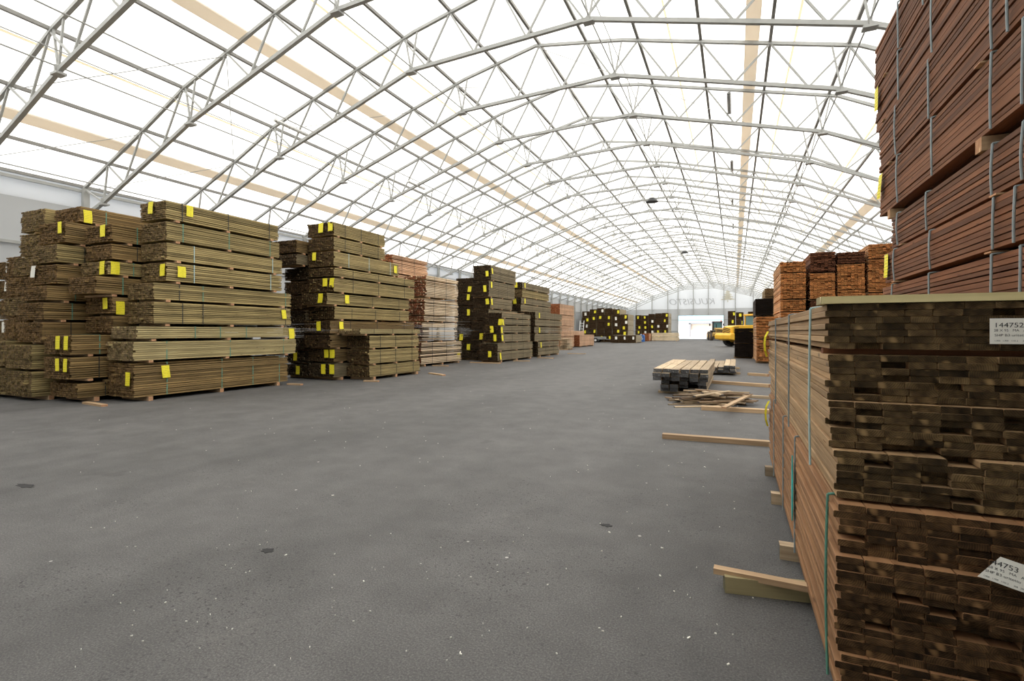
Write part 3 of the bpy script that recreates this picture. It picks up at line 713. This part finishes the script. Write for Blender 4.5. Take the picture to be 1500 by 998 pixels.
# --- near right: bundle pair with dark sawn ends, built board by board
def near_bundle(x0, nx, layers, z0, style, label, group):
    """layers: list of (near end Y, x shift); seven rows each, thin lath between"""
    root = empty('lumber_bundle', (x0, 2.4, z0)); tag(root, label, 'lumber bundle', group)
    t = MB(); z = 0; pw = .0965; th = .028
    laths = []
    for li, (yn, sx, gp) in enumerate(layers):
        if gp: laths.append((z, gp, yn - 2.4)); z += gp
        for j in range(7):
            rs = rnd.uniform(-.013, .013)
            for i in range(nx):
                yy = yn - 2.4 + abs(rnd.gauss(0, .006)) + (rnd.uniform(.02, .10) if rnd.random() < .07 else 0)
                a = sx + i * pw + rs + rnd.uniform(-.0012, .0012)
                # chamfered board with its corners taken off
                x_0, x_1, z_0, z_1 = a, a + .0945, z + .0004, z + th - .0006 - (0.0006 * rnd.random()); ch = .0028
                sec = [(x_0 + ch, z_0), (x_1 - ch, z_0), (x_1, z_0 + ch), (x_1, z_1 - ch), (x_1 - ch, z_1), (x_0 + ch, z_1), (x_0, z_1 - ch), (x_0, z_0 + ch)]
                y1 = 4.35 + rnd.gauss(0, .02)
                k_ = len(t.v); tone = rnd.random(); off = rnd.uniform(0, 40); cx = rnd.uniform(-.06, .06); cz = rnd.uniform(-.10, .10)
                for y_ in (yy, y1): t.v += [(p[0], y_, p[1]) for p in sec]
                for q in range(8):
                    w_ = (q + 1) % 8
                    t.f.append((k_ + q, k_ + w_, k_ + 8 + w_, k_ + 8 + q)); t.m.append(0); t.t.append(tone)
                    vq, vw = q * .012, q * .012 + .02
                    t.uv += [(yy + off, vq + off), (yy + off, vw + off), (y1 + off, vw + off), (y1 + off, vq + off)]
                mx, mz = (x_0 + x_1) / 2, (z_0 + z_1) / 2
                for base, rev in ((0, True), (8, False)):
                    idx = list(range(8)); 
                    if rev: idx = idx[::-1]
                    t.f.append(tuple(k_ + base + q for q in idx)); t.m.append(1); t.t.append(tone)
                    t.uv += [(sec[q][0] - mx + cx, sec[q][1] - mz + cz) for q in idx]
            z += th + .0002
    t.build('boards', WOODS[style], root)
    for (zz, gp, yy) in laths:
        for yq in (yy + .14, 2.1, 3.9):
            t = MB(); t.box(-.0, nx * pw - .01, yq - .03, yq + .03, zz, zz + gp, 0, 1, axis='x'); t.build('spacer_lath', WOODS['rust'], root)
    return root, z
GN = 'dark-ended bundles at the near right'
low, hl = near_bundle(.385, 11, [(2.40, 0, 0), (2.42, .0, .0), (2.40, -.002, .0), (2.44, .002, .0)], .10, 'tanred', 'reddish dark-ended board bundle at lower right with the curled white label', GN)
ztop = .10 + hl + .012
up, hu = near_bundle(.375, 11, [(2.50, .012, 0), (2.55, .008, .004), (2.60, 0, .002), (2.61, .0, .024)], ztop, 'tan', 'tan dark-ended board bundle at right edge carrying the flat white label', GN)
PT = ztop + hu          # top of the near pile
def side_strap(root, y, h, mat, w=.012, x=-.012, slack=.0, z0=0, name='strap'):
    t = MB(); n_ = 10
    pts = [(x - slack * math.sin(math.pi * k_ / n_), y + .01 * math.sin(3 * k_ / n_ + y), z0 + (h - z0) * k_ / n_) for k_ in range(n_ + 1)]
    pts += [(x + .03, y, h + .006), (x + 1.1, y, h + .006)]
    for a, b_ in zip(pts, pts[1:]): t.bar(a, b_, w, .002) if False else t.tube(a, b_, w / 2, 6)
    return t.build(name, M[mat], root)
side_strap(up, 3.05 - 2.4, hu, 'strap_pale', slack=.004); side_strap(up, 4.2 - 2.4, hu, 'strap_grey'); side_strap(up, 5.5 - 2.4, hu, 'strap_grey')
side_strap(low, 2.58 - 2.4, hl, 'strap_green', slack=.006); side_strap(low, 3.9 - 2.4, hl, 'strap_grey'); side_strap(low, 4.8 - 2.4, hl, 'strap_grey'); side_strap(low, 5.9 - 2.4, hl, 'strap_grey')
t = MB(); zs = [.22, .3, .42, .55, .66]; ws = [.006, .035, .045, .03, .005]
for k_ in range(4):
    t.prism([(1.5 - ws[k_], zs[k_]), (1.5 + ws[k_], zs[k_]), (1.5 + ws[k_ + 1], zs[k_ + 1]), (1.5 - ws[k_ + 1], zs[k_ + 1])], -.030, -.024, plane='yz')
tag(t.build('corner_protector', M['strap_teal'], low), 'turquoise plastic wrap on the strap')
for root, yy, zz in ((up, 4.15, .70), (low, 4.15, .70)):
    t = MB()
    pr = [(.0, .0, .03), (-.03, -.06, .07), (-.038, -.14, .08), (-.032, -.22, .07), (-.012, -.29, .03)]
    for (xa_, za, wa), (xb_, zb_, wb) in zip(pr, pr[1:]):
        t.face([(xa_, -wa, za), (xa_, wa, za), (xb_, wb, zb_), (xb_, -wb, zb_)])
        t.face([(xa_ - .02, -wa, za), (xa_, -wa, za), (xb_, -wb, zb_), (xb_ - .022, -wb, zb_)])
    o = t.build('yellow_tag', M['tag'], root); o.location = (-.012, yy, zz)
for i in range(4):
    y = [2.9, 4.05, 5.3, 6.3][i]
    t = MB(); x_l = [-.12, .31, .33, .33][i]
    if i == 0: continue
    t.box(x_l - .02, 1.42, y - .045, y + .045, 0, .099, 0, 1, axis='x'); o = t.build('bearer_block', WOODS['weather']);
    tag(o, 'grey bearer beam under the near right pile, its end showing %s' % ['', 'nearest', 'second', 'farthest'][i], 'bearer', 'bearer beams under the near pile')

# near labels with their print
def sheet(root, w, h, lines, loc, curl, rot=0, cut=0):
    def bend(x, z): # surface depth
        return -curl * math.sin(min(1, max(0, x / w)) * math.pi * .9) - .004
    def wav(x): return curl * .35 * math.cos(x / w * 5)
    t = MB(); n_ = 14
    for i in range(n_):
        a, b_ = w * i / n_, w * (i + 1) / n_
        for j in range(4):
            c0, c1 = h * j / 4, h * (j + 1) / 4
            P4 = []
            for x_, z_ in ((a, c0), (b_, c0), (b_, c1), (a, c1)):
                xs = x_ + cut * (z_ / h) * max(0, 1 - x_ / (w * .55))
                P4.append((xs, bend(xs, z_), z_ + wav(xs)))
            t.face(P4)
    o = t.build('paper_label', M['paper'], root); o.location = loc; o.rotation_euler = (0, rot, 0)
    for (txt, size, x_, z_, sq) in lines:
        me = text_mesh(txt, size, squeeze=sq)
        for v in me.vertices:
            xx = v.co.x + x_; zz = v.co.y + z_
            v.co = Vector((xx, bend(xx, zz) - .0012, zz + wav(xx)))
        mesh_obj('print', me, M['ink'], o)
    return o
yl = 2.61 - 2.4
sheet(up, .22, .10, [('144752', .026, .012, .065, 1.15), ('28 X 95   MA   A', .013, .012, .049, 1.05), ('SHP B3 uritettu', .0135, .014, .030, 1.15), ('1,900   1,900   1101,2      200', .008, .014, .010, 1.0)],
      (.375 + 0, yl - .035, 0), .0)
o = [c_ for c_ in up.children if c_.name.startswith('paper_label')][0]
xs = X_on_Y(1449, 2.575) ; zt = H_at(504, xs, 2.575)
o.location = (xs - .375, 2.575 - 2.4, zt - ztop)
xs2 = X_on_Y(1434, 2.33); zt2 = H_at(850, xs2, 2.33)
o = sheet(low, .26, .095, [('44753', .026, .03, .060, 1.1), ('28 X 95   MA   A', .013, .022, .044, 1.05), ('SHP B3 uritettu', .0135, .016, .027, 1.1), ('1,900   1,900   1101,2      308   200', .008, .014, .008, .95)],
          (xs2 - .385, 2.35 - 2.4, zt2 - .10), .018, rot=.12, cut=.05)

# pale beam lying on the near pile
t = MB(); t.box(.352, 1.5, 2.60, 2.75, PT + .002, PT + .034, 0, 1, axis='x')
tag(t.build('timber_bar', WOODS['yellowbar']), 'long pale green-tinted beam lying across the top of the near right bundles', 'beam')

# --- near right: tall red-brown wall of bundles
GR = 'red-brown planed bundles in the tall right stack'
RX = 1.6
zc = [.10, .75, 1.42, 2.13, 2.50, 2.86, None, 3.49, 4.04, 4.58, 5.1]
defs = [(.10, .74, 1290), (.78, 1.42, 1290), (1.46, 2.12, 1290), (2.15, 2.495, 1297), (2.515, 2.86, 1306), (2.97, 3.48, 1289), (3.50, 4.03, 1289), (4.05, 4.58, 1283), (4.60, 5.10, 1281)]
for i, (z0, z1, u) in enumerate(defs):
    y1 = Y_on_X(u, RX)
    pos = ['lowest', 'second from the floor', 'third from the floor', 'fourth from the floor', 'just below the wide gap', 'just above the wide gap', 'second above the wide gap', 'third above the wide gap', 'topmost'][i]
    tg = ()
    if i in (3, 5, 7): tg = (('l', .975, .95),)
    rt = bundle(RX, RX + 1.15, 1.9, y1, z0, z1, 'rust', 'red-brown planed board bundle in the tall right stack, ' + pos, GR, bt=.042, bw=.12, gap=.006, jit=.02, rag=.1,
           bears=3, bh=.1 if i in (0, 5) else .012, straps=(), tags=tg, tsize=(.16, .26))
    H = z1 - z0
    for yq in (4.1, 4.45, 5.65, 6.65):
        side_strap(rt, min(yq + rnd.uniform(-.12, .12), y1 - .12) - 1.9, H, 'strap_grey', w=.016, x=-.018, slack=rnd.uniform(0, .012))

# ------------------------------------------------------------------ timber on the floor at the right
def gp(u, v, h=0):
    z = (EYE - h) * FPX / (v - 486); dx, dy = ray(u); return Vector((z * dx, z * dy, h))
def floor_bar(u0, v0, u1, v1, w, h, style, label, group='bearers lying on the floor', cat='bearer', z=0):
    """v of the lower near edge"""
    a = gp(u0, v0, z); b_ = gp(u1, v1, z); d = b_ - a; L = math.hypot(d.x, d.y); rz = math.atan2(d.y, d.x)
    o = empty('x', (0, 0, 0)); bpy.data.objects.remove(o)
    t = MB(); t.box(0, L, 0, w, 0, h, 0, 1, axis='x'); o = t.build('bearer_block', WOODS[style]); o.location = (a.x, a.y, z); o.rotation_euler = (0, 0, rz)
    tag(o, label, cat, group); return o
floor_bar(1062, 869, 1205, 886, .075, .098, 'greenbar', 'thick grey-green beam on the floor at the foot of the near pile')
floor_bar(1045, 841, 1200, 872, .06, .035, 'bar', 'peach plank standing beside the thick grey-green beam on the floor', z=.085)
floor_bar(970, 643, 1128, 655, .12, .07, 'bar', 'single pale bearer on bare asphalt beyond the near beam')
floor_bar(1027, 601, 1130, 607, .14, .08, 'bar', 'pale bearer lying in front of the scrap wood heap')
floor_bar(964, 575.5, 1130, 585, .14, .06, 'weather', 'weathered long bearer that carries the front of the grey plank stack')
floor_bar(1040, 562, 1126, 568, .18, .09, 'bar', 'pale bearer running from the plank stack to the near bundles')
floor_bar(1095, 550, 1124, 552, .16, .09, 'bar', 'short pale bearer nearest the foot of the orange stack')
# weathered plank stack
def plank_stack(x0, y0, L, nx, rows, pw, ph, z0, style, label, rz=0, holes=()):
    root = empty('plank_stack', (x0, y0, z0), rz); tag(root, label, 'plank stack', 'loose plank stacks on the floor')
    t = MB()
    for j in range(rows):
        for i in range(nx):
            if (i, j) in holes: continue
            a = rnd.uniform(-.16, .16)
            t.box(i * pw + rnd.uniform(0, .02), (i + 1) * pw - rnd.uniform(.01, .02), a, L + rnd.uniform(-.2, .2), j * ph + .003, (j + 1) * ph - .004, 0, 1, rot=rnd.uniform(-.006, .006))
    t.build('planks', WOODS[style], root); return root
plank_stack(-1.93, 13.35, 4.6, 6, 3, .225, .10, .352, 'weather', 'weathered grey-ended plank stack on the long bearer, its wider upper layers')
plank_stack(-1.75, 13.5, 4.4, 5, 3, .225, .095, .062, 'weather', 'weathered grey-ended lower planks with gaps, under the wider upper layers', holes=((2, 0), (3, 1), (1, 2)))
plank_stack(-1.0, 20.1, 4.6, 5, 4, .21, .07, .08, 'weather', 'low loose plank stack with ragged ends behind the grey-ended one', holes=((1, 3), (2, 3), (0, 2)))
for yy, nm in ((20.7, 'front'), (23.6, 'rear')):
    t = MB(); t.box(-1.1, .2, yy, yy + .1, 0, .078, 0, 1, axis='x'); tag(t.build('bearer_block', WOODS['weather']), 'bearer under the low ragged plank stack, %s one' % nm, 'bearer', 'bearers lying on the floor')
t = MB(); t.box(-1.75, -.5, 17.0, 17.1, 0, .058, 0, 1, axis='x'); tag(t.build('bearer_block', WOODS['weather']), 'hidden rear bearer under the grey-ended plank stack', 'bearer', 'bearers lying on the floor')
# scrap heap
c0 = gp(1050, 592)
for i in range(70):
    L = rnd.uniform(.5, 1.5); w = rnd.uniform(.03, .10); h = rnd.uniform(.015, .03)
    lev = rnd.choice((0, 0, 1, 1, 2, 2, 3, 4, 5, 6))
    x = c0.x + rnd.gauss(-.2, .26) * (1 - lev * .10); y = c0.y + rnd.gauss(.15, .26)
    t = MB(); t.box(-L / 2, L / 2, -w / 2, w / 2, 0, h, 0, 1, axis='x')
    o = t.build('scrap_lath', WOODS[rnd.choice(('scrap', 'scrap', 'scrap', 'weather'))])
    o.location = (x, y, .002 + lev * .036); o.rotation_euler = (rnd.uniform(-.05, .05), rnd.uniform(-.04, .04) if lev else 0, rnd.gauss(.35, .5))
    tag(o, 'broken weathered lath lying in the scrap heap beside the plank stack', 'scrap wood', 'laths in the scrap heap')
o = floor_bar(1064, 599, 1101, 580, .09, .03, 'bar', 'pale offcut plank lying aslant on the scrap heap', 'laths in the scrap heap', 'scrap wood', z=.16)
# loose boards along the left stacks
for i, (X, Y, L, rz, lab) in enumerate(((-10.86, 12.9, .5, .2, 'the low second-group column'), (-10.6, 16.3, 1.1, -.5, 'the second group, aslant beside it'), (-12.85, 20.0, .8, .1, 'the pale red-ended stack'),
        (-12.4, 22.85, 1.7, .0, 'the dark third group, at its left side'), (-10.95, 25.0, .9, .3, 'the low third-group column'), (-10.9, 28.6, 1.1, -.2, 'the gap before the fourth group'), (-11.0, 34.9, 1.3, .1, 'the fourth group, beyond it'),
        (-13.2, 6.45, .9, -.1, 'the large brown front bundle'), (-12.3, 11.2, .5, .1, 'the front left stack, its far corner'))):
    t = MB(); t.box(0, L, -.06, .06, 0, .045, 0, 1, axis='x'); o = t.build('loose_board', WOODS['bar']); o.location = (X, Y, 0); o.rotation_euler = (0, 0, rz)
    tag(o, 'loose pale board on the asphalt by ' + lab, 'board', 'loose boards along the left stacks')
for i, (ua, ub, v) in enumerate(((716, 742, 452.5), (738, 768, 454.5))):
    X = -11.6; Y = 24.2 + i; 
    t = MB(); t.box(-.55, .55, -.06, .06, 0, .03, 0, 1, axis='x'); o = t.build('loose_board', WOODS['bar']); o.location = (X, Y_on_X(740, X) + i * 1.3, H_at(457.4, -11.1, Y_on_X(735, -11.1)) + .002); o.rotation_euler = (0, 0, .5)
    tag(o, 'pale loose board on top of the low dark-ended column, %s' % ['front', 'rear'][i], 'board', 'loose boards on the dark-ended column')
# debris on the floor
t = MB()
for i in range(300):
    u = rnd.uniform(100, 1130); v = 500 + 480 * rnd.random() ** 1.4
    p = gp(u, v)
    if p.y > 70 or p.x < -10.5 or p.x > .2: continue
    s = rnd.uniform(.002, .005) * (1 if rnd.random() < .85 else 2.0) * (1 + p.y * .05)
    t.box(p.x - s, p.x + s, p.y - s * .4, p.y + s * .4, .0005, .006, 0, 0, rot=rnd.uniform(0, 3), axis='x')
tag(t.build('wood_chips', M['paper']), 'pale chips and grit scattered over the asphalt', 'debris', kind='stuff')
M['stain'] = simple('dark_spill', (.022, .021, .021), .8)
for i, (u, v, rx, ry) in enumerate(((37, 712, .13, .045), (392, 807, .045, .035), (888, 770, .045, .03))):
    p = gp(u, v); t = MB(); k_ = 18
    t.prism([(p.x + rx * math.cos(q / k_ * 6.283) * (1 + .25 * math.sin(q * 2.3)), p.y + ry * math.sin(q / k_ * 6.283) * (1 + .3 * math.cos(q * 1.7))) for q in range(k_)], 0.0005, .003)
    me_v = t.v; t.v = [(x_, z_, y_) for x_, y_, z_ in me_v]
    tag(t.build('asphalt_spill', M['stain']), ['dark spill on the floor at the left edge', 'small dark lump on the asphalt, lower left of centre', 'small dark lump on the asphalt right of centre'][i], 'spill', 'dark spills on the floor')

# ------------------------------------------------------------------ loaders
M['mudyellow'] = simple('muddy_yellow', (.42, .26, .07), .7, noise=.3)
def loader(loc, rz, label, cabmat, muddy=False):
    YEL = M['mudyellow' if muddy else 'yellow']
    """x forward; rear counterweight at x = -3.6"""
    root = empty('wheel_loader', loc, rz); root.scale = (1.07, 1.07, 1.07); tag(root, label, 'wheel loader', 'wheel loaders at the far end')
    t = MB(); t.prism([(-3.3, .95), (-.5, .95), (-.5, 2.15), (-2.6, 2.1), (-3.2, 1.95)], -.62, .62); t.build('engine_hood', YEL, root, .05)
    t = MB(); t.prism([(-3.75, .75), (-2.9, .6), (-2.9, 1.3), (-3.6, 1.35), (-3.8, 1.15)], -1.15, 1.15); t.build('counterweight', YEL, root, .08)
    g = MB()
    for k_ in range(5):
        z_ = 1.02 + k_ * .17; g.bar((-3.335 + k_ * .017, -.5, z_), (-3.315 + k_ * .017, .5, z_ + .22), .03, .07)
    g.build('rear_grille', M['blackpaint'], root)
    for s in (-1, 1):
        g = MB()
        for k_ in range(5): g.prism([(-2.95 + k_ * .0, 1.3 + k_ * .14), (-2.35, 1.36 + k_ * .14), (-2.35, 1.42 + k_ * .14), (-2.95, 1.36 + k_ * .14)], s * .625 - .01, s * .625 + .01)
        g.build('side_grille', M['blackpaint'], root)
    t = MB(); t.box(-.5, 1.1, -.75, .75, .95, 1.75); t.build('cab_floor', YEL, root, .04)
    t = MB()
    for x, y in ((-.5, -.7), (-.5, .7), (1.0, -.7), (1.0, .7), (.3, -.7), (.3, .7)): t.bar((x, y, 1.7), (x * .92, y * .95, 3.1), .1)
    t.build('cab_frame', M[cabmat], root)
    t = MB(); t.prism([(-.46, 1.75), (.97, 1.75), (.92, 3.05), (-.44, 3.05)], -.66, .66); t.build('cab_glass', M['glass'], root)
    t = MB(); t.box(-.62, 1.12, -.8, .8, 3.08, 3.25); t.build('cab_roof', M[cabmat], root, .05)
    t = MB(); t.tube((-.4, -.55, 3.25), (-.4, -.55, 3.47), .09, 12); t.build('beacon', M['beacon'], root)
    t = MB(); t.tube((-1.3, .3, 2.1), (-1.3, .3, 2.75), .06, 10); t.build('exhaust_pipe', M['blackpaint'], root)
    t = MB(); t.prism([(1.1, .7), (2.7, .7), (2.7, 1.5), (1.7, 1.75), (1.1, 1.5)], -.45, .45); t.build('front_frame', YEL, root, .04)
    for s in (-1, 1):
        t = MB(); t.prism([(1.5, 1.55), (1.7, 1.9), (3.3, 1.3), (4.1, .55), (3.9, .35), (3.1, .95)], s * .5 - .09, s * .5 + .09); t.build('lift_arm', YEL, root)
        t = MB(); t.tube((1.6, s * .5, .9), (3.2, s * .5, 1.0), .07, 10); t.build('hydraulic_cylinder', M['greymetal'], root)
        for x in (-1.9, 2.0):
            w = MB(); r_ = .78; y0_, y1_ = s * .88, s * 1.4
            a_, b_ = min(y0_, y1_), max(y0_, y1_)
            w.tube((x, a_, .78), (x, b_, .78), r_ - .05, 28)
            for q in range(22):
                an = q / 22 * 2 * math.pi; c_, s_ = math.cos(an), math.sin(an)
                w.bar((x + c_ * (r_ - .04), a_ + .02, .78 + s_ * (r_ - .04)), (x + c_ * (r_ - .04) + s_ * .08, b_ - .02, .78 + s_ * (r_ - .04) - c_ * .08), .08, .08)
            ob = w.build('wheel', M['mud' if muddy else 'rubber'], root)
            w = MB(); w.tube((x, a_ - .01, .78), (x, b_ + .01, .78), .36, 20); w.build('rim', M['rim'], ob)
        t = MB(); t.prism([(-2.75, 1.0), (-1.05, 1.0), (-1.1, 1.62), (-1.4, 1.74), (-2.4, 1.74), (-2.7, 1.55)], s * 1.02 - .36, s * 1.02 + .36); 
        t.v = [(x_, y_, z_ if z_ > 1.05 else 1.6) for x_, y_, z_ in t.v]; t.build('mudguard', M['blackpaint'], root)
    t = MB(); t.prism([(3.8, .12), (4.9, .08), (4.95, .14), (4.2, .3), (3.95, .8), (4.3, 1.2), (4.2, 1.25), (3.8, .85)], -1.35, 1.35); t.build('bucket', M['greymetal'], root)
    for s in (-1, 1):
        t = MB()
        for k_ in range(3): t.box(-.25, .25, s * .95 - .15, s * .95 + .15, .45 + k_ * .35, .49 + k_ * .35)
        t.bar((-.25, s * 1.1, .45), (-.25, s * 1.1, 1.7), .04); t.bar((.25, s * 1.1, .45), (.25, s * 1.1, 1.7), .04)
        t.build('step_ladder', M['blackpaint'], root)
        t = MB(); t.tube((1.0, s * .8, 2.6), (1.15, s * 1.1, 2.75), .02, 6); t.box(1.1, 1.16, s * 1.12 - .1, s * 1.12 + .1, 2.5, 2.9); t.build('side_mirror', M['blackpaint'], root)
    return root
loader((1.9, 60, 0), math.radians(40), 'yellow wheel loader with yellow cab frame parked behind the black bundles', 'yellow')
loader((-2.9, 100.5, 0), math.radians(98), 'muddy wheel loader with black cab standing in the far doorway', 'blackpaint', True)

# trailer before the broad dark stack
root = empty('car_trailer', (-18.9, 74.6, 0)); tag(root, 'small grey flatbed trailer parked before the broad dark-ended stack', 'trailer')
t = MB(); t.box(-1.3, 1.2, -.8, .8, .45, .55); t.box(-1.3, 1.2, -.82, -.78, .55, .85); t.box(-1.3, 1.2, .78, .82, .55, .85); t.build('bed', M['greymetal'], root)
for s in (-.92, .92):
    t = MB(); t.tube((0, s - .1, .33), (0, s + .1, .33), .33, 20); w = t.build('wheel', M['rubber'], root)
    t = MB(); t.tube((0, s - .11, .33), (0, s + .11, .33), .17, 16); t.build('rim', M['white_metal'], w)
t = MB(); t.bar((1.2, 0, .48), (2.3, 0, .42), .08); t.build('drawbar', M['greymetal'], root)
t = MB(); t.tube((2.2, 0, .02), (2.2, 0, .5), .04, 8); t.build('support_leg', M['greymetal'], root)
# blue tank
p = gp(940, 501)
root = empty('blue_tank', (p.x, p.y, 0)); tag(root, 'blue container with white mark on the floor before the far stacks', 'container')
t = MB(); t.prism([(-.42, .0), (.42, 0), (.46, .2), (.46, .9), (.3, 1.12), (-.3, 1.12), (-.46, .9), (-.46, .2)], -.35, .35); t.build('body', M['blue'], root, .04)
t = MB(); t.tube((-.12, 0, 1.12), (-.12, 0, 1.22), .1, 14); t.build('lid', M['white_metal'], root)
t = MB(); t.prism([(-.25, .45), (0, .33), (.25, .45), (.25, .56), (0, .45), (-.25, .56)], -.37, -.352); t.tube((0, -.37, .72), (0, -.352, .72), .13, 14); t.build('mark', M['white_metal'], root)
# ladder leaning by the peach stack
p = Vector((X_on_Y(850, 70), 70, 0)); root = empty('ladder', p, 0); tag(root, 'white ladder leaning beside the broad dark-ended stack', 'ladder')
for s in (-.28, .28):
    t = MB(); t.bar((s, 0, .02), (s, 1.0, 3.2), .09); t.build('rail', M['white_metal'], root)
for k_ in range(7):
    t = MB(); z_ = .4 + k_ * .4; t.bar((-.28, z_ * .32, z_), (.28, z_ * .32, z_), .07); t.build('rung', M['white_metal'], root)
